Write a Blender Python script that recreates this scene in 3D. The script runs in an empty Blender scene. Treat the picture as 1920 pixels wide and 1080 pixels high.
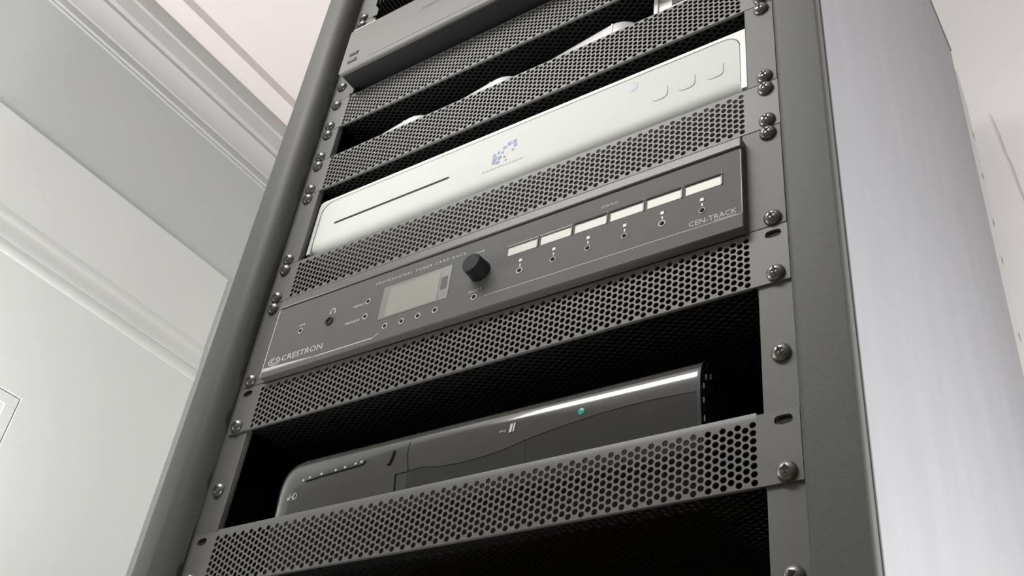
import bpy, math, random
from mathutils import Matrix, Vector

random.seed(7)
SC = bpy.context.scene
COL = SC.collection
ZO = 1110.0                       # height of the lowest shelf above the floor, in mm


def V(x, y, z):
    return Vector((x * .001, y * .001, (z + ZO) * .001))


# ------------------------------------------------------------------ camera
f_px = 1948.2301938
Cc = V(407.4626304, -473.9790619, -263.8743368)
R = ((0.8282625516, 0.5494618095, 0.1098765923),
     (-0.2645025226, 0.5562497915, -0.7877972994),
     (-0.4939833612, 0.6234403656, 0.6060549063))
cd = bpy.data.cameras.new('camera')
cd.sensor_fit = 'HORIZONTAL'
cd.sensor_width = 36
cd.lens = f_px / 1920 * 36
cd.clip_start = .01
cam = bpy.data.objects.new('camera', cd)
COL.objects.link(cam)
M = Matrix.Identity(4)
for i in range(3):
    M[i][0] = R[0][i]
    M[i][1] = -R[1][i]
    M[i][2] = -R[2][i]
    M[i][3] = Cc[i]
cam.matrix_world = M
SC.camera = cam

# ------------------------------------------------------------------ world, lights, exposure
vs = SC.view_settings
vs.view_transform = 'Standard'
vs.look = 'None'
vs.gamma = 1
vs.use_curve_mapping = False
vs.exposure = 0.0
w = bpy.data.worlds.new('daylight')
SC.world = w
w.use_nodes = True
w.node_tree.nodes['Background'].inputs[0].default_value = (.98, 1.0, .99, 1)
w.node_tree.nodes['Background'].inputs[1].default_value = .14


def area(name, loc, target, sx, sy, power, col=(1, 1, 1)):
    l = bpy.data.lights.new(name, 'AREA')
    l.shape = 'RECTANGLE'
    l.size = sx
    l.size_y = sy
    l.energy = power
    l.color = col
    o = bpy.data.objects.new(name, l)
    COL.objects.link(o)
    o.location = loc
    o.rotation_euler = (target - loc).to_track_quat('-Z', 'Y').to_euler()
    return o


key = area('ceiling_light', V(-310, -850, 1450), V(0, 0, 250), 1.1, .6, 9.8, (1, .995, .97))
key.data.spread = math.radians(100)
area('side_fill_right', V(900, 130, -980), V(279, 430, -200), .5, .7, 72, (.97, .98, 1))  # unseen fill added low on the right to brighten side panel and back wall
area('ceiling_fill', V(-980, -300, 0), V(-990, -150, 1700), .5, .5, 17, (1, .965, .955))  # added light with no fixture, brightens the ceiling and left wall










# ------------------------------------------------------------------ materials
def mat(name, col, rough=.5, metal=0., spec=.5, noise=0., nscale=300., bump=0., bscale=900., stretch=None, coat=0., emit=0.):
    m = bpy.data.materials.new(name)
    m.use_nodes = True
    nt = m.node_tree
    b = nt.nodes['Principled BSDF']
    b.inputs['Base Color'].default_value = (*col, 1)
    b.inputs['Roughness'].default_value = rough
    b.inputs['Metallic'].default_value = metal
    b.inputs['Specular IOR Level'].default_value = spec
    b.inputs['Coat Weight'].default_value = coat
    if emit:
        b.inputs['Emission Color'].default_value = (*col, 1)
        b.inputs['Emission Strength'].default_value = emit
    tc = nt.nodes.new('ShaderNodeTexCoord')
    mp = nt.nodes.new('ShaderNodeMapping')
    if stretch:
        mp.inputs['Scale'].default_value = stretch
    nt.links.new(tc.outputs['Object'], mp.inputs['Vector'])
    if noise:
        n = nt.nodes.new('ShaderNodeTexNoise')
        n.inputs['Scale'].default_value = nscale
        n.inputs['Detail'].default_value = 4
        mx = nt.nodes.new('ShaderNodeMix')
        mx.data_type = 'RGBA'
        mx.inputs['A'].default_value = (*[c * (1 - noise) for c in col], 1)
        mx.inputs['B'].default_value = (*[min(1, c * (1 + noise)) for c in col], 1)
        nt.links.new(mp.outputs['Vector'], n.inputs['Vector'])
        nt.links.new(n.outputs['Fac'], mx.inputs['Factor'])
        nt.links.new(mx.outputs['Result'], b.inputs['Base Color'])
    if bump:
        n2 = nt.nodes.new('ShaderNodeTexNoise')
        n2.inputs['Scale'].default_value = bscale
        n2.inputs['Detail'].default_value = 3
        bp = nt.nodes.new('ShaderNodeBump')
        bp.inputs['Strength'].default_value = bump
        bp.inputs['Distance'].default_value = .0006
        nt.links.new(mp.outputs['Vector'], n2.inputs['Vector'])
        nt.links.new(n2.outputs['Fac'], bp.inputs['Height'])
        nt.links.new(bp.outputs['Normal'], b.inputs['Normal'])
    return m


M_rack = mat('black_powder_coat', (.071, .073, .066), .55, noise=.12, nscale=220, bump=.25, bscale=1400)
M_rail = mat('black_painted_rail', (.130, .132, .120), .5, noise=.10, nscale=90, bump=.08, bscale=900)
M_perf = mat('black_perforated_steel', (.15, .149, .14), .45, noise=.06, nscale=120)
M_pan = mat('shaded_shelf_pan', (.009, .009, .009), .7, 0, .25, noise=.08, nscale=120)  # shelf steel darkened in its colour to hold the shade underneath
M_side = mat('dark_silver_side_panel', (.255, .253, .262), .6, .1, .15, noise=.10, nscale=9, bump=.35, bscale=60, stretch=(1, 3.0, .7))
M_inner = mat('rack_inside_black', (.010, .010, .011), .7, noise=.2, nscale=40)
M_screw = mat('black_oxide_screw', (.22, .215, .20), .30, .7, noise=.15, nscale=500)
M_black = mat('flat_black', (.004, .004, .004), .7, noise=.2, nscale=200)
M_tuner = mat('charcoal_anodised_face', (.125, .124, .118), .6, .0, .3, noise=.04, nscale=400, bump=.04, bscale=1500)
M_tuner_lip = mat('charcoal_face_edge', (.15, .149, .142), .42, .15, noise=.05, nscale=300)
M_ink = mat('white_print', (.62, .62, .58), .6, noise=.05, nscale=300)
M_lcd = mat('unlit_lcd', (.30, .31, .27), .5, noise=.05, nscale=30)
M_lcd_edge = mat('lcd_inner_edge', (.27, .27, .25), .3, noise=.05, nscale=30, coat=.4)
M_win = mat('card_slot_window', (.62, .61, .54), .3, noise=.05, nscale=60)
M_led = mat('clear_led', (.75, .75, .70), .25, noise=.05, nscale=60)
M_knob = mat('black_knob', (.006, .006, .007), .6, 0, .3, noise=.2, nscale=200)
M_white = mat('white_plastic', (.75, .78, .74), .6, noise=.015, nscale=30)
M_white_rim = mat('white_rim_plastic', (.80, .80, .77), .30, noise=.015, nscale=30)
M_white_lo = mat('pale_grey_print', (.46, .46, .43), .5, noise=.03, nscale=60)
M_blue = mat('blue_logo_ink', (.19, .23, .46), .45, noise=.1, nscale=200)
M_lens = mat('pale_violet_light_pipe', (.62, .60, .69), .45, noise=.02, nscale=60)
M_gloss = mat('glossy_black_plastic', (.085, .085, .080), .14, noise=.1, nscale=60, coat=.6)
M_gloss2 = mat('glossy_black_flap', (.055, .055, .054), .16, noise=.1, nscale=60, coat=.6)
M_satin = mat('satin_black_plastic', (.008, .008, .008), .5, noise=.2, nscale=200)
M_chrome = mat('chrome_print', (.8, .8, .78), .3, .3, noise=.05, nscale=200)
M_green = mat('green_led_lens', (.03, .30, .22), .25, noise=.1, nscale=300, emit=.25)
M_avr = mat('gunmetal_face', (.17, .167, .154), .55, .1, noise=.04, nscale=500, stretch=(.1, 1, 1))
M_avr_dark = mat('receiver_underside', (.010, .010, .011), .5, noise=.2, nscale=80)
M_puck = mat('white_router_shell', (.86, .85, .84), .35, noise=.015, nscale=30)
M_alu = mat('silver_grey_box', (.55, .55, .52), .35, .3, noise=.04, nscale=80)
M_wall = mat('grey_white_wall_paint', (.60, .635, .63), .85, noise=.015, nscale=8, bump=.05, bscale=300)
M_wallb = mat('back_wall_paint', (.72, .71, .69), .85, noise=.02, nscale=5, bump=.05, bscale=300)
M_join = mat('white_joinery_paint', (.76, .80, .775), .5, noise=.012, nscale=6)
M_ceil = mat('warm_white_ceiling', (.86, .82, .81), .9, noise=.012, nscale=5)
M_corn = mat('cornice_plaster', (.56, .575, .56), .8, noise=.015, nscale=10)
M_floor = mat('oak_floor', (.42, .31, .21), .5, noise=.25, nscale=12, stretch=(1, 8, 1))
M_cable = mat('pale_cable', (.64, .63, .60), .6, noise=.04, nscale=100)
M_trimgrey = mat('grey_rear_trim', (.40, .40, .38), .5, noise=.08, nscale=60)


# ------------------------------------------------------------------ mesh helpers (all in mm, rack coordinates)
class MB:
    def __init__(s):
        s.v = []
        s.f = []
        s.mi = []
        s.cur = 0

    def add(s, vs_, fs):
        n = len(s.v)
        s.v += vs_
        for f in fs:
            s.f.append([i + n for i in f])
            s.mi.append(s.cur)
        return s

    def box(s, x0, x1, y0, y1, z0, z1):
        return s.add([(x0, y0, z0), (x1, y0, z0), (x1, y1, z0), (x0, y1, z0), (x0, y0, z1), (x1, y0, z1), (x1, y1, z1), (x0, y1, z1)],
                     [(0, 3, 2, 1), (4, 5, 6, 7), (0, 1, 5, 4), (1, 2, 6, 5), (2, 3, 7, 6), (3, 0, 4, 7)])

    def loft(s, rings, cap=True, closed=True):
        n = len(rings[0])
        b = len(s.v)
        for r in rings:
            s.v += list(r)
        for k in range(len(rings) - 1):
            for i in range(n if closed else n - 1):
                j = (i + 1) % n
                s.f.append([b + k * n + i, b + k * n + j, b + (k + 1) * n + j, b + (k + 1) * n + i])
                s.mi.append(s.cur)
        if cap:
            s.f.append([b + i for i in range(n)][::-1])
            s.f.append([b + (len(rings) - 1) * n + i for i in range(n)])
            s.mi += [s.cur, s.cur]
        return s

    def prism_x(s, prof, x0, x1):          # prof: (y, z) outline
        return s.loft([[(x0, y, z) for y, z in prof], [(x1, y, z) for y, z in prof]])

    def prism_y(s, prof, y0, y1):          # prof: (x, z) outline
        return s.loft([[(x, y0, z) for x, z in prof], [(x, y1, z) for x, z in prof]])

    def prism_z(s, prof, z0, z1):          # prof: (x, y) outline
        return s.loft([[(x, y, z0) for x, y in prof], [(x, y, z1) for x, y in prof]])

    def lathe_y(s, cx, cz, prof, n=16):    # prof: (radius, y)
        rings = [[(cx + r * math.cos(2 * math.pi * i / n), y, cz + r * math.sin(2 * math.pi * i / n)) for i in range(n)] for r, y in prof]
        return s.loft(rings)

    def ring_y(s, cx, cz, ri, ro, y0, y1, n=16):
        return s.lathe_y_open(cx, cz, [(ro, y1), (ro, y0), (ri, y0), (ri, y1)], n)

    def lathe_y_open(s, cx, cz, prof, n=16):
        rings = [[(cx + r * math.cos(2 * math.pi * i / n), y, cz + r * math.sin(2 * math.pi * i / n)) for i in range(n)] for r, y in prof]
        return s.loft(rings, cap=False)

    def tube(s, pts, r, n=8):
        rings = []
        P = [Vector(p) for p in pts]
        for i, p in enumerate(P):
            d = (P[min(i + 1, len(P) - 1)] - P[max(i - 1, 0)]).normalized()
            a = d.orthogonal().normalized() if abs(d.y) > .9 else d.cross(Vector((0, 1, 0))).normalized()
            b = d.cross(a).normalized()
            rings.append([tuple(p + a * r * math.cos(2 * math.pi * k / n) + b * r * math.sin(2 * math.pi * k / n)) for k in range(n)])
        return s.loft(rings)


ORG = {}


def root(name, label, cat, loc, group=None):
    o = bpy.data.objects.new(name, None)
    o.empty_display_size = .05
    COL.objects.link(o)
    o.location = V(*loc)
    o['label'] = label
    o['category'] = cat
    if group:
        o['group'] = group
    ORG[o.name] = Vector(loc)
    return o


def build(name, mb, mats, parent=None, smooth=0, bevel=0, seg=2, label=None, origin=None):
    """one mesh object; parts share the origin of their thing"""
    if parent is not None:
        org = ORG[parent.name]
    else:
        org = Vector(origin or (0, 0, 0))
    me = bpy.data.meshes.new(name)
    me.from_pydata([((x - org.x) * .001, (y - org.y) * .001, (z - org.z) * .001) for x, y, z in mb.v], [], mb.f)
    if not isinstance(mats, (list, tuple)):
        mats = [mats]
    for m in mats:
        me.materials.append(m)
    if len(mats) > 1:
        me.polygons.foreach_set('material_index', mb.mi)
    me.validate()
    if smooth:
        me.polygons.foreach_set('use_smooth', [True] * len(me.polygons))
        me.set_sharp_from_angle(angle=math.radians(smooth))
    me.update()
    o = bpy.data.objects.new(name, me)
    COL.objects.link(o)
    if parent is not None:
        o.parent = parent
    else:
        o.location = V(*org)
    ORG[o.name] = org
    if bevel:
        b = o.modifiers.new('bevel', 'BEVEL')
        b.width = bevel * .001
        b.segments = seg
        b.limit_method = 'ANGLE'
        b.angle_limit = math.radians(40)
        b.harden_normals = False
        if not smooth:
            me.polygons.foreach_set('use_smooth', [True] * len(me.polygons))
            me.set_sharp_from_angle(angle=math.radians(35))
    if label:
        o['label'] = label
    return o


def structure(name, mb, mats, smooth=0, bevel=0, label=None, cat=None, seg=2):
    o = build(name, mb, mats, None, smooth, bevel, seg)
    o['kind'] = 'structure'
    if label:
        o['label'] = label
        o['category'] = cat
    return o


def lettering(name, text, parent, m, x, z, height, yfun, width=None, spacing=1.0, shear=0., align='LEFT', label=None):
    """flat print: the built-in font laid on the x-z face at depth yfun(z)"""
    c = bpy.data.curves.new(name, 'FONT')
    c.body = text
    c.size = 1
    c.space_character = spacing
    c.shear = shear
    c.resolution_u = 2
    t = bpy.data.objects.new(name, c)
    COL.objects.link(t)
    dg = bpy.context.evaluated_depsgraph_get()
    me0 = bpy.data.meshes.new_from_object(t.evaluated_get(dg))
    vs_ = [v.co.copy() for v in me0.vertices]
    fs = [list(p.vertices) for p in me0.polygons]
    bpy.data.objects.remove(t)
    bpy.data.meshes.remove(me0)
    x0 = min(v.x for v in vs_)
    x1 = max(v.x for v in vs_)
    y0 = min(v.y for v in vs_)
    y1 = max(v.y for v in vs_)
    sz = height / max(y1 - y0, 1e-6)
    sx = width / (x1 - x0) if width else sz
    mb = MB()
    pts = []
    for v in vs_:
        zz = z + (v.y - y0) * sz
        pts.append((x + (v.x - x0) * sx, yfun(zz), zz))
    mb.add(pts, fs)
    return build(name, mb, m, parent, label=label)


# ------------------------------------------------------------------ the room
XW = -1212.0


def cz(z):
    return z - 263.87


structure('floor', MB().box(-1400, 2600, -3200, 900, -1130, -1110), M_floor)
structure('ceiling', MB().box(XW + 130, 2600, -3200, 900, cz(1745), cz(1765)), M_ceil)
structure('wall_left', MB().box(XW - 60, XW, -900, 900, -1110, cz(1765)), M_wall)
structure('wall_back', MB().box(XW, 2600, 790, 850, -1110, cz(1765)), M_wallb)
# cornice: a long run of plaster moulding, the profile swept along the wall
prof = [(0, 1588), (4, 1590), (4, 1595), (9, 1597), (9, 1614), (15, 1614), (17, 1619), (22, 1628), (32, 1639), (46, 1646), (46, 1655), (56, 1658),
        (58, 1662), (64, 1674), (67, 1682), (68, 1683), (75, 1683), (76, 1686), (76, 1721), (0, 1721)]
mb = MB()
mb.loft([[(XW + d, y, cz(z)) for d, z in prof] for y in (-900, 790)])
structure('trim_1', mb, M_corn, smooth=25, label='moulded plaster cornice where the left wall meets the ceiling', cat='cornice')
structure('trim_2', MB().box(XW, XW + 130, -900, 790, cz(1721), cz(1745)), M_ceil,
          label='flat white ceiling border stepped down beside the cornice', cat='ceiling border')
# door with its stepped head
mb = MB()
hp = [(0, 868), (4, 868), (4, 1046), (0, 1046)]
mb.loft([[(XW + d, y, z) for d, z in hp] for y in (-880, 581)])
mb.loft([[(XW + d, y, z) for d, z in [(0, 846), (5.4, 846), (6.0, 850), (5.9, 858), (4, 868), (0, 868)]] for y in (-880, 581)])
mb.loft([[(XW + d, y, z) for d, z in [(0, 810), (9, 810), (9, 820), (5.4, 832), (5.4, 846), (0, 846)]] for y in (-880, 581)])
structure('trim_3', mb, M_join, smooth=25, label='wide white fascia with fine mouldings above the door', cat='door head')
dr = bpy.data.objects.new('door_1', None)
COL.objects.link(dr)
dr.location = V(XW, 581, -1110)
dr['kind'] = 'structure'
ORG['door_1'] = Vector((XW, 581, -1110))
mb = MB()
mb.box(XW, XW + 8, 274, 581, -1100, 808.8)
mb.box(XW, XW + 8, -700, 274, 566, 808.8)
mb.box(XW, XW + 8, -700, -400, -1100, 566)
mb.box(XW, XW + 8, -400, 274, -1100, -800)
build('door_leaf', mb, M_join, dr)
mb = MB()
mb.loft([[(XW + d, y, z) for d, z in ((8, 784), (9.2, 787), (9.6, 795), (9.2, 803), (8, 806))] for y in (-700, 581)])
build('top_bead', mb, M_join, dr, smooth=60)
mb = MB()
mb.box(XW, XW + 3, -398, 272, -798, 564)
mb.box(XW + 3, XW + 6, -398, 272, 545, 564)
mb.box(XW + 3, XW + 6, 252, 272, -798, 545)
build('recessed_panel', mb, M_join, dr, bevel=1)

# thin cable on the back wall, right of the rack
cb = build('wall_cable', MB().tube([(299, 786.5, 1000), (301.3, 786.5, 980), (304.5, 786.5, 953), (306.8, 786.5, 911), (310.5, 786.5, 890), (313.4, 786.5, 841),
                                    (317.2, 786.5, 806), (325, 786.5, 740), (336, 786.5, 640)], .6), M_cable, None, smooth=60, origin=(317, 788, 640))
cb['label'] = 'thin pale cable running down the white wall right of the rack'
cb['category'] = 'cable'

# ------------------------------------------------------------------ the rack itself
rk = root('equipment_rack', 'tall dark steel equipment rack cabinet with pale sheen on its right side', 'rack', (0, 310, -1110))
TOP = 1016
for s in (-1, 1):
    # upright: rounded front corner, inner return back to the rail plane
    pr = [(247 * s, 0)]
    for k in range(0, 7):
        a = math.radians(180 + 15 * k)
        r_ = 13 if s < 0 else 5
        pr.append(((247 + r_ + r_ * math.cos(a)) * s, -21 + r_ + r_ * math.sin(a)))
    for k in range(0, 7):
        a = math.radians(-90 + 15 * k)
        pr.append(((276.8 + 2.2 * math.cos(a)) * s, -18.8 + 2.2 * math.sin(a)))
    pr += [(279 * s, -13.5), (272 * s, -13.5), (272 * s, 40), (269 * s, 40), (269 * s, 2), (247 * s, 2)]
    if s < 0:
        pr = pr[::-1]
    build('upright', MB().prism_z(pr, -1090, TOP), M_rack, rk, smooth=35)
    # mounting rail: flange plus return
    mb = MB()
    x = [220 * s, 222.5 * s, 247 * s]
    mb.box(min(x[0], x[2]), max(x[0], x[2]), 0, 2, -1080, 1000)
    mb.box(min(x[0], x[1]), max(x[0], x[1]), 2, 6, -1080, 1000)
    build('rail', mb, M_rail, rk, bevel=.8)
    mb = MB()
    mb.box(min(275 * s, 277.5 * s), max(275 * s, 277.5 * s), -3, 654, -1090, TOP + 6)
    mb.box(min(272 * s, 275 * s), max(272 * s, 275 * s), 20, 654, -1090, TOP + 6)
    build('side_panel', mb, M_side, rk, bevel=.8, label='pale silvery textured side panel')
    mb = MB()
    mb.box(min(268 * s, 271.5 * s), max(268 * s, 271.5 * s), 45, 640, -1080, 1000)
    build('inner_liner', mb, M_inner, rk)
build('back_panel', MB().box(-268, 268, 634, 644, -1080, 1000), M_inner, rk)
build('top_panel', MB().box(-279, 279, -13, 654, TOP + 6, TOP + 12), M_rack, rk, bevel=2)
build('base', MB().box(-279, 279, -21, 654, -1110, -1090), M_rack, rk, bevel=2)
mb = MB()
mb.loft([[(x, y, z) for x, y in ((262, 655), (277, 655), (278.5, 662), (278.5, yb), (262, yb))] for z, yb in ((-1090, 676), (700, 690), (930, 694), (985, 670))])
build('rear_trim', mb, M_trimgrey, rk, smooth=35, label='pale grey rear edge trim')
for zz in (520, 640, 705, 790, 870):
    build('hinge', MB().box(276, 279, 685, 691, zz, zz + 9), M_rail, rk)

# ------------------------------------------------------------------ screws
def screw_mesh():
    mb = MB()
    R_, h = 6.0, 4.2
    prof_ = [(R_ * .96, 0), (R_, -.5)]
    for k in range(1, 7):
        a = math.radians(15 * k)
        prof_.append((R_ * math.cos(a) if k < 6 else 1.4, -.5 - (h - .5) * math.sin(a)))
    # the crown is left open for a driver recess
    prof_[-1] = (1.5, -h + .15)
    prof_ += [(1.1, -h + 1.8)]
    mb.lathe_y(0, 0, prof_, 18)
    mb.cur = 1
    mb.box(-2.5, 2.5, -h - .02, -h + 1.5, -.55, .55)
    mb.box(-.55, .55, -h - .02, -h + 1.5, -2.5, 2.5)
    me = bpy.data.meshes.new('screw')
    me.from_pydata([(x * .001, y * .001, z * .001) for x, y, z in mb.v], [], mb.f)
    me.materials.append(M_screw)
    me.materials.append(M_black)
    me.polygons.foreach_set('material_index', mb.mi)
    me.polygons.foreach_set('use_smooth', [True] * len(me.polygons))
    me.set_sharp_from_angle(angle=math.radians(50))
    return me


SM = screw_mesh()


def screw(parent, x, z, y=-1.7):
    o = bpy.data.objects.new('screw', SM)
    COL.objects.link(o)
    o.parent = parent
    o.location = (Vector((x, y, z)) - ORG[parent.name]) * .001
    o.rotation_euler = (0, random.uniform(-.6, .6), 0)
    return o


U = 44.45
for z in (82.55, -50.8, -108):
    for s in (-1, 1):
        screw(rk, 232.5 * s, z, -.1)

# open rail holes seen through the slots of the shelf ears
for zc in (38.1, 3 * U + 38.1):
    for s in (-1, 1):
        mb = MB()
        pts = [((3.4 if k in (0, 1, 2, 3, 11, 10, 9) and k not in (3, 9) else -3.4 if k in (4, 5, 6, 7, 8) else 0) * .4 + 232.3 * s + 3.0 * math.cos(math.radians(30 * k)),
                zc + .4 + 2.6 * math.sin(math.radians(30 * k))) for k in range(12)]
        mb.prism_y(pts[::-1], -.06, .4)
        build('rail_hole', mb, M_black, rk)

# ------------------------------------------------------------------ perforated steel
PX, PR, HR = 4.45, 5.05, 2.0


def rect_ring(hw, hh, hole):
    """12 points on a rectangle's edge facing 12 points of a hole"""
    out = []
    for k in range(12):
        a = math.radians(30 * k)
        pts = {0: (hw, 0), 1: (hw, hh), 2: (hw / 3, hh), 3: (0, hh), 4: (-hw / 3, hh), 5: (-hw, hh), 6: (-hw, 0), 7: (-hw, -hh), 8: (-hw / 3, -hh), 9: (0, -hh),
               10: (hw / 3, -hh), 11: (hw, -hh)}
        out.append(pts[k])
    return out, [hole(math.radians(30 * k)) for k in range(12)]


def perf(mb, x0, x1, u0, rows, place, t=1.1, px=PX, pr=PR, r=HR):
    """perforated sheet; place(x, u, d) gives the 3-D point (d = depth into the sheet). Alternate columns step half a pitch."""
    ncol = int(round((x1 - x0) / px))
    px = (x1 - x0) / ncol
    outer, inner = rect_ring(px / 2, pr / 2, lambda a: (r * math.cos(a), r * math.sin(a)))
    for c in range(ncol):
        xc = x0 + (c + .5) * px
        odd = c % 2
        n = rows - 1 if odd else rows
        base = u0 + (pr / 2 if odd else 0)
        for k in range(n):
            uc = base + (k + .5) * pr
            b = len(mb.v)
            mb.v += [place(xc + p[0], uc + p[1], 0) for p in outer]
            mb.v += [place(xc + p[0], uc + p[1], 0) for p in inner]
            mb.v += [place(xc + p[0], uc + p[1], t) for p in inner]
            for i in range(12):
                j = (i + 1) % 12
                mb.f.append([b + i, b + j, b + 12 + j, b + 12 + i])
                mb.f.append([b + 12 + i, b + 12 + j, b + 24 + j, b + 24 + i])
                mb.mi += [0, 0]
        if odd:
            for (ua, ub) in ((u0, u0 + pr / 2), (u0 + (rows - .5) * pr, u0 + rows * pr)):
                mb.add([place(xc - px / 2, ua, 0), place(xc + px / 2, ua, 0), place(xc + px / 2, ub, 0), place(xc - px / 2, ub, 0)], [(0, 1, 2, 3)])
    return u0 + rows * pr


def ear(mb, s, z0, h, slot=None, xi=217.0):
    """rack ear plate from xi to 241.3; slot = height of an open slotted hole"""
    xa, xb = xi, 241.3
    if s < 0:
        xa, xb = -241.3, -xi
    if slot is None:
        mb.box(xa, xb, -1.7, -.1, z0, z0 + h)
        return
    cx = 232.0 * s
    hw, hh = 7.6, 5.6
    za, zb = slot - hh, slot + hh
    mb.box(xa, xb, -1.7, -.1, z0, za)
    if zb < z0 + h - .05:
        mb.box(xa, xb, -1.7, -.1, zb, z0 + h)
    mb.box(xa, cx - hw, -1.7, -.1, za, zb)
    mb.box(cx + hw, xb, -1.7, -.1, za, zb)

    def hole(a):
        c, q = math.cos(a), math.sin(a)
        return ((2.3 if c > .01 else -2.3 if c < -.01 else 0) + 3.1 * c, 3.1 * q)
    o_, i_ = rect_ring(hw, hh, hole)
    b = len(mb.v)
    mb.v += [(cx + p[0], -1.7, slot + p[1]) for p in o_] + [(cx + p[0], -1.7, slot + p[1]) for p in i_] + [(cx + p[0], -.1, slot + p[1]) for p in i_]
    for i in range(12):
        j = (i + 1) % 12
        mb.f.append([b + i, b + j, b + 12 + j, b + 12 + i])
        mb.f.append([b + 12 + i, b + 12 + j, b + 24 + j, b + 24 + i])
        mb.mi += [0, 0]


def vented_shelf(unit, label, rows, slots, lip_h=46.3, pan_rows=18, pr=PR):
    z0 = unit * U
    t = root('vented_shelf', label, 'shelf', (0, 0, z0), 'perforated shelves bolted across the rack')
    mb = MB()
    zb = z0 + .6
    yf = -1.7
    zt = perf(mb, -216.5, 216.5, zb, rows, lambda x, u, d: (x, yf + d, u), pr=pr)
    lip = max(z0 + lip_h, zt + .4)
    # top lip folded back with a soft edge
    edge = [(yf, zt), (yf, max(zt, lip - 1.2)), (yf + .35, max(zt, lip - .35)), (yf + 1.2, lip), (3.2, lip), (3.2, lip - 1.1), (yf + 1.4, lip - 1.2), (yf + 1.1, min(zt, lip - 1.2))]
    mb.prism_x(edge, -216.5, 216.5)
    # lower fold
    mb.prism_x([(yf, zb), (yf + .15, z0 + .15), (yf + .6, z0), (.3, z0), (.3, z0 + .8), (yf + 1.1, zb)], -216.5, 216.5)
    for s in (-1, 1):
        ear(mb, s, z0 + .2, 44.0, z0 + 38.1 if slots else None, 216.5)
    build('front_panel', mb, M_perf, t, smooth=30)
    mb = MB()
    ye = perf(mb, -216.5, 216.5, .3, pan_rows, lambda x, u, d: (x, u, z0 + d))
    mb.box(-216.5, 216.5, ye, 320, z0, z0 + 1.1)
    build('shelf_pan', mb, M_pan, t, smooth=30)
    for s in (-1, 1):
        screw(t, 232.5 * s, z0 + 6.35)
        if not slots:
            screw(t, 232.5 * s, z0 + 38.1)
        sd = MB().box(min(214.5 * s, 216.5 * s), max(214.5 * s, 216.5 * s), 12, 320, z0 + 1.2, z0 + 30)
        build('side_flange', sd, M_pan, t)
    return t


vented_shelf(0, 'lowest perforated dark steel shelf, carrying the glossy black set-top box', 8, True)
vented_shelf(3, 'perforated dark steel shelf directly under the tuner with the screen', 8, True, 44.0)
vented_shelf(9, 'perforated dark steel shelf with white router tops peeking over its lip', 9, False, 45, pr=4.9)
vented_shelf(11, 'perforated dark steel shelf just below the receiver, highest of the vented shelves', 9, False, 45, pr=4.9)

t = root('vent_panel', 'flat perforated vent panel between the white player and the tuner', 'panel', (0, 0, 6 * U))
mb = MB()
z0 = 6 * U
zt = perf(mb, -216.5, 216.5, z0 + 1.4, 8, lambda x, u, d: (x, -1.7 + d, u))
mb.box(-216.5, 216.5, -1.7, -.6, zt, z0 + 44.2)
mb.box(-216.5, 216.5, -1.7, -.6, z0 + .2, z0 + 1.4)
for s in (-1, 1):
    ear(mb, s, z0 + .2, 44.0, None, 216.5)
build('front_panel', mb, M_perf, t, smooth=30)
for s in (-1, 1):
    screw(t, 232.5 * s, z0 + 6.35)
    screw(t, 232.5 * s, z0 + 38.1)

# ------------------------------------------------------------------ set-top box
t = root('set_top_box', 'glossy black set-top box with rounded front lying on the lowest shelf', 'set-top box', (2, 120, 1.2))
PF = [(13, 1.8), (10.5, 30), (8.4, 50), (6.9, 64), (6.3, 72), (6.1, 80), (6.3, 85), (6.9, 89), (7.9, 92.5), (9.8, 96), (12.6, 99), (17, 102), (25, 105), (37, 107.4), (50, 108.6), (70, 109)]
BACK = [(236, 109), (240, 105), (240, 1.8)]


def stb_y(z):
    for (ya, za), (yb, zb_) in zip(PF, PF[1:]):
        if za <= z <= zb_:
            return ya + (yb - ya) * (z - za) / (zb_ - za) - .12
    return PF[-1][0]


rings = []
for x, k in ((-171, .80), (-170, .86), (-167.5, .925), (-164, .965), (-160, .985), (-154, 1.0), (177, 1.0)):
    rr = []
    for y, z in PF + BACK:
        zz = z if z < 40 else 40 + (z - 40) * k
        yy = y + (1 - k) * 14 * (1 if z > 60 and y < 200 else .5)
        rr.append((x, yy, zz))
    rings.append(rr)
build('body', MB().loft(rings), M_gloss, t, smooth=28)
# end cap with vent slots, right side
mb = MB()
mb.loft([[(177, y, z) for y, z in PF + BACK], [(179, y, z) for y, z in PF + BACK]])
cap = build('end_cap', mb, M_satin, t, smooth=28, label='matt black end cap')
mb = MB()
for i in range(9):
    for j in range(5):
        zc = 14 + i * 10.4 + (5.2 if j % 2 else 0)
        yc = stb_y(min(zc, 100)) + 6 + j * 7
        if zc < 100 - j * 1.0:
            mb.box(179, 179.5, yc - 1.2, yc + 1.2, zc - 2.4, zc + 2.4)
build('vent_slot', mb, M_black, cap)
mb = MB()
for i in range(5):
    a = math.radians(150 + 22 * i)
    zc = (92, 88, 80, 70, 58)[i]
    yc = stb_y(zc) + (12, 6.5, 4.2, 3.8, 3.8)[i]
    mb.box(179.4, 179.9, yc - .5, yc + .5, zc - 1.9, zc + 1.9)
build('vent_glint', mb, M_chrome, cap, label='painted glints on the vent slots')  # pale flecks paint the light caught on the vents


def on_front(pts, off=0.):
    return [(x, stb_y(z) + off, z) for x, z in pts]


mb = MB()
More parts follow.
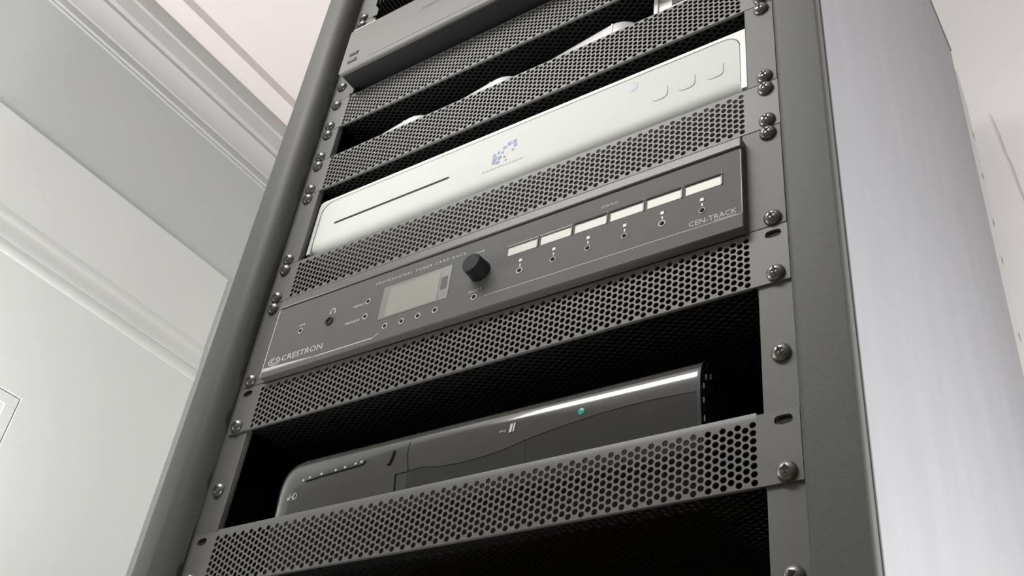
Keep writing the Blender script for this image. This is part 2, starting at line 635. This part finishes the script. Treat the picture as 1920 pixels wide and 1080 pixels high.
# flap below the curved seam
top = [(-43, 65), (-39.4, 65.6), (-30.1, 66.0), (-15, 63.5), (2.6, 62.5), (20, 63.2), (38.2, 65.0), (53.4, 68.1), (68, 70.4), (85.5, 72.6), (111.4, 75.0), (130, 75.8), (148.7, 76.0), (176.5, 74.5)]
mb.tube(on_front(top, .05), .38, 6)
mb.tube(on_front([(55.4, 68.4), (56, 50), (56, 30)], .05), .3, 6)
mb.tube(on_front([(-45, 99.3), (-45.4, 88), (-45.4, 79), (-42.5, 65.2)], .05), .5, 6)
mb.tube(on_front([(-42.5, 65.0), (-53.6, 65.1)], .05), .4, 6)
mb.tube(on_front([(-53.6, 65.1), (-52.8, 40), (-52.6, 20)], .05), .8, 6)
build('front_seam', mb, M_black, t, smooth=60)
mb = MB()
fl = []
N = 16
import bisect
xs = [p[0] for p in top]


def topz(x):
    i = max(1, min(len(xs) - 1, bisect.bisect_left(xs, x)))
    (xa, za), (xb, zb_) = top[i - 1], top[i]
    return za + (zb_ - za) * (x - xa) / (xb - xa)


for i in range(41):
    x = -43 + (176.2 + 43) * i / 40
    ring = []
    for k in range(9):
        z = 4 + (topz(x) - .3 - 4) * k / 8
        ring.append((x, stb_y(z) - .05, z))
    fl.append(ring)
mb.loft(fl, cap=False, closed=False)
build('front_flap', mb, M_gloss2, t, smooth=60, label='front flap under the curved seam')
# button strip on the left
mb = MB()
mb.tube(on_front([(-142, 76.2), (-128, 77.4), (-102, 78.4), (-86, 79.3), (-84.2, 81.5)], 0), .7, 6)
build('button_slot', mb, M_black, t, smooth=60)
for x, z in ((-145, 77.4), (-138.5, 78.3), (-127, 79.2), (-113, 79.6), (-104, 80.2), (-94, 81), (-88.5, 81.4)):
    mb = MB()
    mb.lathe_y(x, z, [(1.0, stb_y(z) + .2), (1.0, stb_y(z) - .2), (.6, stb_y(z) - .3)], 8)
    build('button', mb, M_chrome, t)
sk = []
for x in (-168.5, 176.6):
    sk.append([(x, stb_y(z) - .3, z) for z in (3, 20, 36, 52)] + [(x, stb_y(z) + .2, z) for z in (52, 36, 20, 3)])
build('shade_skirt', MB().loft(sk), M_satin, t, smooth=50, label='added dark skirt standing in for shade')  # dark shell added over the lower front, standing in for shade behind lip
# rocker control beside the seam
mb = MB()
mb.tube(on_front([(-60.4, 74.0), (-59.4, 77), (-58.6, 80.5), (-58.0, 84)], -.1), 1.25, 8)
mb.tube(on_front([(-62.4, 74.2), (-60.4, 74.2)], -.1), .9, 8)
build('rocker_control', mb, M_black, t, smooth=60)
mb = MB()
mb.lathe_y(96.7, 79.5, [(2.4, stb_y(79.5) + .6), (2.4, stb_y(79.5) - .25), (1.2, stb_y(79.5) - .5)], 12)
build('status_led', mb, M_green, t, smooth=50, label='green status light')
mb = MB()
mb.box(-157.8, -156.3, stb_y(66) - .25, stb_y(66) + .4, 63.2, 65.6)
lg = build('print_patch', mb, M_ink, t, label='small white printed badge')
lettering('badge_lettering', 'HD', lg, M_ink, -156.0, 63.0, 5.2, lambda z: stb_y(z) - .1, width=7.5, spacing=.9)
lt = lettering('small_lettering', 'sky', t, M_ink, 33.5, 77.6, 2.6, lambda z: stb_y(z) - .1, width=5.6)
mb = MB()
mb.prism_y([(41.3, 76.6), (43.2, 76.6), (44.2, 83.0), (42.3, 83.0)], stb_y(80) - .3, stb_y(80) + .3)
mb.prism_y([(44.2, 76.8), (45.4, 76.8), (46.2, 83.2), (45.0, 83.2)], stb_y(80) - .3, stb_y(80) + .3)
build('badge_bar', mb, M_chrome, t)

# ------------------------------------------------------------------ tuner
t = root('tuner', 'charcoal rack tuner with display, round knob and six lit label windows', 'tuner', (0, 120, 4 * U))
yf = -9.0
z0 = 4 * U
mb = MB()
mb.box(-214, 216, -8.6, -.6, z0 + .1, z0 + 70.6)
face = build('front_panel', mb, M_tuner, t, bevel=.9)
mb = MB()
mb.box(-214, 216, -9.0, -.6, z0 + 72.2, z0 + 81.0)
build('top_lip', mb, M_tuner_lip, t, bevel=.9)
mb = MB()
mb.box(-212, 214, -5.5, -.6, z0 + 70.6, z0 + 72.2)
build('lip_groove', mb, M_black, t)
mb = MB()
for s in (-1, 1):
    ear(mb, s, z0 + .4, 88.1, None, 214)
mb.box(-214, 214, -.6, 0.5, z0 + 1, z0 + 84)
build('mounting_ear', mb, M_rail, t, bevel=.3, seg=1)
build('chassis', MB().box(-214, 214, .6, 280, z0 + 1, z0 + 84), M_avr_dark, t)
for s in (-1, 1):
    screw(t, 232.5 * s, z0 + 6.35)
    screw(t, 232.5 * s, z0 + 82.55)
yl = -8.66
fy = lambda z: yl
# silk-screened lines and lettering; the two upright side lines paint edge highlights
mb = MB()


def strip(pts, wd):
    for (xa, za), (xb, zb_) in zip(pts, pts[1:]):
        d = Vector((xb - xa, zb_ - za)).normalized()
        n = Vector((-d.y, d.x)) * wd / 2
        mb.add([(xa - n.x, yl, za - n.y), (xb - n.x, yl, zb_ - n.y), (xb + n.x, yl, zb_ + n.y), (xa + n.x, yl, za + n.y)], [(0, 1, 2, 3)])


strip([(-213.2, z0 + .9), (-213.2, z0 + 69.6)], .8)
strip([(-213.2, z0 + 5.2), (-92, z0 + 5.2)], .9)
strip([(-92, z0 + 5.2), (-86, z0 + 8.6)], .5)
strip([(14, z0 + 12.0), (215, z0 + 12.0)], .45)
mb.add([(-213, yl, z0 + 5.2), (-150, yl, z0 + 5.2), (-165, yl, z0 + 6.6), (-213, yl, z0 + 9)], [(0, 1, 2, 3)])
strip([(215.2, z0 + 12.4), (215.2, z0 + 69)], .5)  # right edge highlight, painted as a bright line
build('print_and_edge_glint', mb, M_ink, t)
lettering('maker_lettering', 'CRESTRON', t, M_ink, -192.5, z0 + 11.2, 5.6, fy, width=45.5, spacing=1.0)
mb = MB()
for r_, w_ in ((5.6, .9), (3.3, .8)):
    n = 20
    for i in range(n):
        if 3 < i < 5:
            continue
        a, b_ = 2 * math.pi * i / n, 2 * math.pi * (i + 1) / n
        mb.add([(-201 + r * 1.25 * math.cos(q), yl, z0 + 13.4 + r * .72 * math.sin(q)) for r, q in ((r_ - w_, a), (r_, a), (r_, b_), (r_ - w_, b_))], [(0, 1, 2, 3)])
build('maker_emblem', mb, M_ink, t)
lettering('type_lettering', 'CEN-TRACK', t, M_ink, 178, z0 + 14.2, 4.4, fy, width=33.5)
mb = MB()
strip([(196, z0 + 12.9), (211, z0 + 12.9)], .5)
build('printed_dash', mb, M_ink, t)
lettering('title_lettering', 'PROFESSIONAL TUNER CARD RACK', t, M_ink, -101.4, z0 + 60.2, 2.5, fy, width=91, spacing=1.5)
lettering('knob_lettering', 'TUNE', t, M_ink, -2, z0 + 56.6, 1.9, fy, width=9.5)
lettering('row_lettering', 'STATUS', t, M_ink, 109, z0 + 58.6, 2.2, fy, width=14)
lettering('select_lettering', 'SELECT', t, M_ink, -2, z0 + 18.6, 2.3, fy, width=12.5)
lettering('power_lettering', 'PWR', t, M_ink, -182, z0 + 43.2, 2.2, fy, width=7)
lettering('menu_lettering', 'MENU', t, M_ink, -121.5, z0 + 43.2, 2.5, fy, width=11)
lettering('preview_lettering', 'PREVIEW', t, M_ink, -126.5, z0 + 27.6, 2.5, fy, width=16)
# headphone mark: a little arch over two cups
mb = MB()
for i in range(8):
    a, b_ = math.pi * i / 8, math.pi * (i + 1) / 8
    mb.add([(-145 + r * math.cos(q), yl, z0 + 48 + r * 1.1 * math.sin(q)) for r, q in ((2.1, a), (2.8, a), (2.8, b_), (2.1, b_))], [(0, 1, 2, 3)])
for dx in (-2.5, 2.5):
    mb.add([(-145 + dx - .6, yl, z0 + 45.6), (-145 + dx + .6, yl, z0 + 45.6), (-145 + dx + .6, yl, z0 + 48.2), (-145 + dx - .6, yl, z0 + 48.2)], [(0, 1, 2, 3)])
build('headphone_symbol', mb, M_ink, t)
# display
mb = MB()
mb.box(-90.5, -22.0, -8.9, -8.6, z0 + 21.6, z0 + 54.0)
sc_ = build('display', mb, M_lcd_edge, t)
build('display_glass', MB().box(-83.5, -32.5, -9.1, -8.85, z0 + 22.5, z0 + 51.0), M_lcd, sc_)
build('display_tab', MB().box(-30.5, -24.8, -9.1, -8.85, z0 + 32, z0 + 44), M_tuner, sc_)
# knob: a ribbed drum
mb = MB()
kx, kz = 6.6, z0 + 37.0
for (ya, yb, ra, rb) in ((-8.6, -10.0, 9.2, 9.2), (-10.0, -20.5, 8.6, 8.1), (-20.5, -21.4, 8.1, 7.2)):
    n = 48
    ring1, ring2 = [], []
    for i in range(n):
        a = 2 * math.pi * i / n
        k = 1 + (.035 if i % 2 and ya < -9 else 0)
        ring1.append((kx + ra * k * math.cos(a), ya, kz + ra * k * math.sin(a)))
        ring2.append((kx + rb * k * math.cos(a), yb, kz + rb * k * math.sin(a)))
    mb.loft([ring1, ring2])
build('knob', mb, M_knob, t, smooth=20)


def button(x, z, ring=1.0, r=1.55, cap_mat=None):
    mb = MB()
    mb.ring_y(x, z, r + .25, r + .25 + ring, -9.0, -8.55, 16)
    b = build('button', mb, M_ink, t, smooth=40)
    mb = MB()
    mb.lathe_y(x, z, [(r + .2, -8.55), (r + .2, -9.2), (r * .8, -9.7), (.3, -9.8)], 14)
    build('button_cap', mb, cap_mat or M_black, b, smooth=40)


for x, z in ((-178.7, 215.9), (-105.9, 223.2), (-105.4, 208.0), (-80.9, 191.1), (-64.2, 190.6), (-48.0, 190.7), (-31.7, 191.0), (4.4, 191.6)):
    button(x, z, .85)
for x in (43.2, 71.9, 100.4, 129.5, 158.2, 187.4):
    button(x, 203.2, .6 if x not in (43.2, 158.2) else 1.0)
    mb = MB()
    mb.box(x - 1.25, x + 1.25, -9.0, -8.6, 211.4, 213.9)
    mb.box(x - .5, x + .5, -8.75, -8.6, 207.2, 209.6)
    build('indicator', mb, M_led, t)
# headphone socket
mb = MB()
mb.ring_y(-146.2, 215.8, 2.6, 4.0, -9.6, -8.55, 18)
jk = build('headphone_socket', mb, M_knob, t, smooth=40)
mb = MB()
mb.lathe_y(-146.2, 215.8, [(2.6, -8.55), (2.6, -8.9), (.2, -8.95)], 16)
build('socket_hole', mb, M_black, jk)
# six label windows, each in a recess
for i in range(6):
    xa = 30.6 + i * 29.0
    mb = MB()
    mb.box(xa, xa + 25.6, -8.8, -8.6, z0 + 43.0, z0 + 51.2)
    wn = build('label_window', mb, M_win, t)
    mb = MB()
    mb.box(xa - .6, xa + 26.2, -9.6, -8.6, z0 + 51.2, z0 + 52.4)
    build('window_brow', mb, M_black if i > 1 else M_tuner_lip, wn)
    mb = MB()
    mb.box(xa + 25.6, xa + 26.6, -9.3, -8.6, z0 + 43.0, z0 + 53.6)
    build('window_edge', mb, M_tuner_lip, wn)
    if i < 2:
        lettering('window_lettering', ('AM FM', 'AM/FM')[i], wn, M_led, xa + 4, z0 + 45.4, 3.4, lambda z: -8.86, width=15)

# ------------------------------------------------------------------ white media player
t = root('media_player', 'wide white media player with disc slot between two vented panels', 'media player', (0, 120, 7 * U))
zb, zt = 320.5, 385.5
mb = MB()


def rrect(x0, x1, za, zb_, r, n=7, bottom=False):
    pts = []
    for cx_, cz_, a0 in ((x1 - r, zb_ - r, 0), (x0 + r, zb_ - r, 90)):
        for k in range(n + 1):
            a = math.radians(a0 + 90 * k / n)
            pts.append((cx_ + r * math.cos(a), cz_ + r * math.sin(a)))
    pts += [(x0, za), (x1, za)]
    return pts


# inner face: flat, rounded top corners, curling back underneath
inn = rrect(-211.5, 212.0, 335, zt - 3.2, 13)
mb.prism_y(inn, 3.6, 12)
rings = []
curl = [(3.6, 335), (3.6, 330)] + [(3.6 + 13 * (1 - math.cos(math.radians(q))), 330 - 13 * math.sin(math.radians(q))) for q in (15, 30, 45, 60, 75, 90)] + [(40, 317), (40, 335)]
mb.prism_x(curl, -211.5, 212.0)
build('front_panel', mb, M_white, t, smooth=35)
# rim: an outer band round top and sides, separated by a thin groove
oc = [(217.2, 320.5), (217.2, zt - 2), (215.2, zt), (-212, zt), (-215.5, zt - 1.2), (-216.4, zt - 5), (-216.4, 320.5)]
ic = [(212.9, 320.5), (212.9, 355)] + [(199.9 + 13 * math.cos(math.radians(q)), 369.3 + 13 * math.sin(math.radians(q))) for q in (0, 15, 30, 45, 60, 75, 90)] + \
     [(-199.4 + 13 * math.cos(math.radians(q)), 369.3 + 13 * math.sin(math.radians(q))) for q in (90, 105, 120, 135, 150, 165, 180)] + [(-212.4, 355), (-212.4, 320.5)]
mb = MB()


def rim_ring(y):
    pts = [(x, y, z) for x, z in oc]
    return pts


b0 = len(mb.v)
ov = [(217.2, 320.5), (217.2, 355), (217.2, 369), (217.2, 378), (217.2, zt), (212, zt), (206, zt), (203, zt), (199.9, zt), (-199.4, zt), (-203, zt), (-207, zt), (-211.5, zt),
      (-215.6, zt - 1.6), (-216.4, 378), (-216.4, 369), (-216.4, 355), (-216.4, 320.5)]
iv = ic
assert len(ov) == len(iv), (len(ov), len(iv))
n = len(ov)
for y in (3.0, 30.0):
    mb.v += [(x, y, z) for x, z in ov] + [(x, y, z) for x, z in iv]
for i in range(n - 1):
    mb.f.append([i, i + 1, n + i + 1, n + i])
    mb.f.append([i, i + 1, 2 * n + i + 1, 2 * n + i])
    mb.f.append([n + i, n + i + 1, 3 * n + i + 1, 3 * n + i])
    mb.mi += [0, 0, 0]
for a in (0, n - 1):
    mb.f.append([a, n + a, 3 * n + a, 2 * n + a])
    mb.mi += [0]
build('rim', mb, M_white_rim, t, smooth=35)
build('rim_groove', MB().prism_y(rrect(-212.4, 212.9, 322, 382.3, 13), 6.5, 11), M_black, t)
mb = MB()
mb.prism_y([(-190.8, 350.6), (-189, 349.6), (-58, 349.6), (-56, 350.6), (-58, 351.7), (-189, 351.7)], 3.3, 3.7)
build('disc_slot', mb, M_black, t)
# emblem: a swirl of small blue squares
EM = [(-9, 346.5, 2.6), (-4.5, 345.2, 2.4), (-8.5, 351, 2.8), (-3.5, 350.3, 2.6), (-9.5, 355.5, 2.0), (-5, 356.8, 1.8), (-1, 355.5, 1.6), (0.5, 360.5, 2.2), (5, 363, 2.6), (10.3, 363.5, 2.8), (11.5, 358.6, 2.4), (9.5, 354, 1.6), (1.5, 349.0, 1.5), (3.5, 344.5, 1.2)]
mb = MB()
for x, z, h in EM:
    h *= .72
    mb.box(x - h, x + h, 3.45, 3.7, z - h, z + h)
build('emblem', mb, M_blue, t, label='small blue emblem')
lettering('maker_lettering', 'kaleidescape', t, M_white_lo, -19.5, 337.2, 3.6, lambda z: 3.5, width=41)
mb = MB()
mb.lathe_y(121.5, 371.5, [(5.4, 3.7), (5.4, 3.45), (3.6, 3.2), (.3, 3.1)], 20)
build('light_pipe', mb, M_lens, t, smooth=40, label='pale violet indicator window')
for xa in (139.4, 162.4, 185.6):
    mb = MB()
    pts = [(xa, 356.5), (xa, 348)] + [(xa + 4 + 4 * math.cos(math.radians(q)), 348 + 4 * math.sin(math.radians(q))) for q in (200, 230, 270)] + \
          [(xa + 9.5 + 4 * math.cos(math.radians(q)), 348 + 4 * math.sin(math.radians(q))) for q in (270, 310, 340)] + [(xa + 13.5, 348), (xa + 13.5, 356.5)]
    mb.prism_y(pts[::-1], 3.2, 3.7)
    b = build('button', mb, M_white, t, bevel=.25, seg=2)
    mb = MB()
    mb.tube([(x, 3.62, z) for x, z in pts], .28, 5)
    build('button_gap', mb, M_white_lo, b)
build('chassis', MB().box(-214, 214, 42, 330, 322, 383), M_avr_dark, t)
for s in (-1, 1):
    mb = MB()
    ear(mb, s, 7 * U + .2, 88.4, None, 219.4)
    mb.box(min(218.9 * s, 219.6 * s), max(218.9 * s, 219.6 * s), -1.7, 4, 7 * U + .2, 7 * U + 88.6)
    e = build('mounting_ear', mb, M_rail, t, bevel=.5)
    screw(t, 232.5 * s, 7 * U + 6.35)
    screw(t, 232.5 * s, 8 * U + 38.1)

# ------------------------------------------------------------------ tray and the white routers on it
t = root('router_tray', 'shallow black tray with side brackets holding the white routers', 'tray', (0, 60, 10 * U))
z0 = 10 * U
mb = MB()
mb.box(-216, 216, 4, 180, z0 + 1, z0 + 3.2)
build('tray_plate', mb, M_inner, t)
for s in (-1, 1):
    mb = MB()
    ear(mb, s, z0 + .2, 44.0, None, 219.4)
    mb.box(min(218.9 * s, 219.6 * s), max(218.9 * s, 219.6 * s), -1.7, 4, z0 + .2, z0 + 44.2)
    mb.box(min(214 * s, 219.5 * s), max(214 * s, 219.5 * s), 24, 30, z0 + .2, z0 + 14)
    build('bracket', mb, M_rail, t, bevel=.5)
    screw(t, 232.5 * s, z0 + 6.35)
    screw(t, 232.5 * s, z0 + 38.1)


def pillow(w_, d_, h_, r, e):
    """rounded slab centred on x, front at y=0"""
    rings_ = []
    for off, z in ((e, 0), (e * .35, e * .3), (0, e), (0, h_ - e), (e * .12, h_ - e * .55), (e * .4, h_ - e * .2), (e, h_)):
        pts = []
        for cx_, cy_, a0 in ((w_ / 2 - r, r, -90), (w_ / 2 - r, d_ - r, 0), (-w_ / 2 + r, d_ - r, 90), (-w_ / 2 + r, r, 180)):
            for k in range(7):
                a = math.radians(a0 + 15 * k)
                rr_ = max(r - off, .5)
                pts.append((cx_ + rr_ * math.cos(a), cy_ + rr_ * math.sin(a), z))
        rings_.append(pts)
    return rings_


for i, (xc, zt_, lab) in enumerate(((-161, 473.2, 'leftmost of the three white rounded routers behind the vented shelf lip'),
                                    (-58, 473.6, 'middle white rounded router of the three above the vented shelf lip'),
                                    (60, 477.5, 'rightmost of the three white rounded routers, with a seam in its front'))):
    zb_ = z0 + 3.3
    t = root('router', lab, 'router', (xc, 60, zb_), 'white routers on the tray')
    wd = 104 if i < 2 else 112
    ca, sa = math.cos(math.radians(-6.5)), math.sin(math.radians(-6.5))

    def tr(p, xc=xc, zb_=zb_):
        x, y = p[0], p[1]
        return (xc + x * ca - y * sa, 13.5 + x * sa + y * ca, zb_ + p[2])
    mb = MB()
    mb.loft([[tr(p) for p in r_] for r_ in pillow(wd, 96, zt_ - zb_, 24, 5)])
    build('shell', mb, M_puck, t, smooth=40)
    mb = MB()
    xs_ = 34 if i == 2 else wd / 2 - 30
    mb.loft([[tr(p) for p in q] for q in ([(xs_ - .7, -.25, 2), (xs_ + .7, -.25, 2), (xs_ + .7, .4, 2), (xs_ - .7, .4, 2)],
                                          [(xs_ - .7, -.25, zt_ - zb_ - 3), (xs_ + .7, -.25, zt_ - zb_ - 3), (xs_ + .7, .4, zt_ - zb_ - 3), (xs_ - .7, .4, zt_ - zb_ - 3)])])
    build('front_seam', mb, M_white_rim if i == 2 else M_puck, t)
t = root('network_box', 'silver grey box standing right of the white routers', 'box', (172, 60, z0 + 3.3))
mb = MB()
mb.box(135, 212, 13, 110, z0 + 3.3, z0 + 42)
build('body', mb, M_alu, t, bevel=1.2)
build('edge_strip', MB().box(133, 137.6, 11.6, 110, z0 + 3.3, z0 + 42), M_puck, t, bevel=.8, label='bright white edge strip')
build('front_inset', MB().box(150, 208, 12.5, 13.2, z0 + 24, z0 + 40), M_tuner, t)

# ------------------------------------------------------------------ receiver
t = root('av_receiver', 'gunmetal grey receiver jutting out above the highest vented shelf', 'receiver', (0, 120, 12 * U))
zb, zt = 544.7, 616.0
mb = MB()
fp = [(-24, zb), (-24, zt - 4), (-22.8, zt - 1.2), (-20.5, zt), (-20.5, zb)]
mb.prism_x(fp, -216.5, 216.5)
build('front_panel', mb, M_avr, t, bevel=.8, smooth=30)
mb = MB()
mb.box(-176, 200, -24.12, -23.6, 551.6, 552.4)
build('face_groove', mb, M_tuner, t)
for zc in (569.0, 557.6):
    mb = MB()
    mb.box(-206.6, -194.6, -24.2, -23.8, zc - 2.6, zc + 2.6)
    sl = build('button_slot', mb, M_black, t)
    build('push_button', MB().box(-204.6, -195.6, -24.9, -24.1, zc - 1.5, zc + 1.9), M_tuner, sl, bevel=.3)
lettering('maker_lettering', 'STEREO', t, M_tuner, -114, 587.4, 3.6, lambda z: -24.12, width=24)
mb = MB()
mb.box(-215.5, 215.5, -20.4, 380, 545.2, 612)
build('chassis', mb, M_avr_dark, t, bevel=1)
mb = MB()
for i in range(4):
    mb.box(-205, 205, 20 + i * 50, 24 + i * 50, 544.4, 545.1)
build('underside_rib', mb, M_inner, t)
for s in (-1, 1):
    mb = MB()
    ear(mb, s, 12 * U + .2, 3 * U - .5, None, 217)
    mb.box(min(213 * s, 217.5 * s), max(213 * s, 217.5 * s), -1.7, 40, 12 * U + 4, 15 * U - 4)
    build('mounting_ear', mb, M_rail, t, bevel=.4)
    screw(t, 232.5 * s, 12 * U + 22.25)
    screw(t, 232.5 * s, 14 * U + 38.1)
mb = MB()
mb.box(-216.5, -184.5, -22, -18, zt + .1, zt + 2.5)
build('top_corner_highlight', mb, M_alu, t, bevel=.8, label='painted highlight along the top corner')  # silver strip paints the highlight on the receiver's upper edge

# ------------------------------------------------------------------ finned amplifier at the top
t = root('power_amplifier', 'black amplifier with vertical cooling fins at the top left', 'amplifier', (0, 120, 15 * U))
z0 = 15 * U + 2
build('chassis', MB().box(-210, 210, 6, 330, z0, z0 + 126), M_avr_dark, t)
for s in (-1, 1):
    mb = MB()
    ear(mb, s, 15 * U + .2, 3 * U - .4, None, 212)
    build('mounting_ear', mb, M_rail, t, bevel=.4, label='grey mounting ear')
    screw(t, 232.5 * s, 15 * U + 6.35)
    screw(t, 232.5 * s, 17 * U + 38.1)
for i in range(82):
    mb = MB()
    x = -206 + i * 5
    mb.prism_z([(x - .9, 5.8), (x - .6, -11), (x, -11.4), (x + .6, -11), (x + .9, 5.8)], z0, z0 + 124)
    if i == 0:
        fin = build('cooling_fin', mb, M_satin, t, smooth=40)
    else:
        o = fin.copy()
        o.location = (i * .005, 0, 0)
        COL.objects.link(o)
        o.parent = t
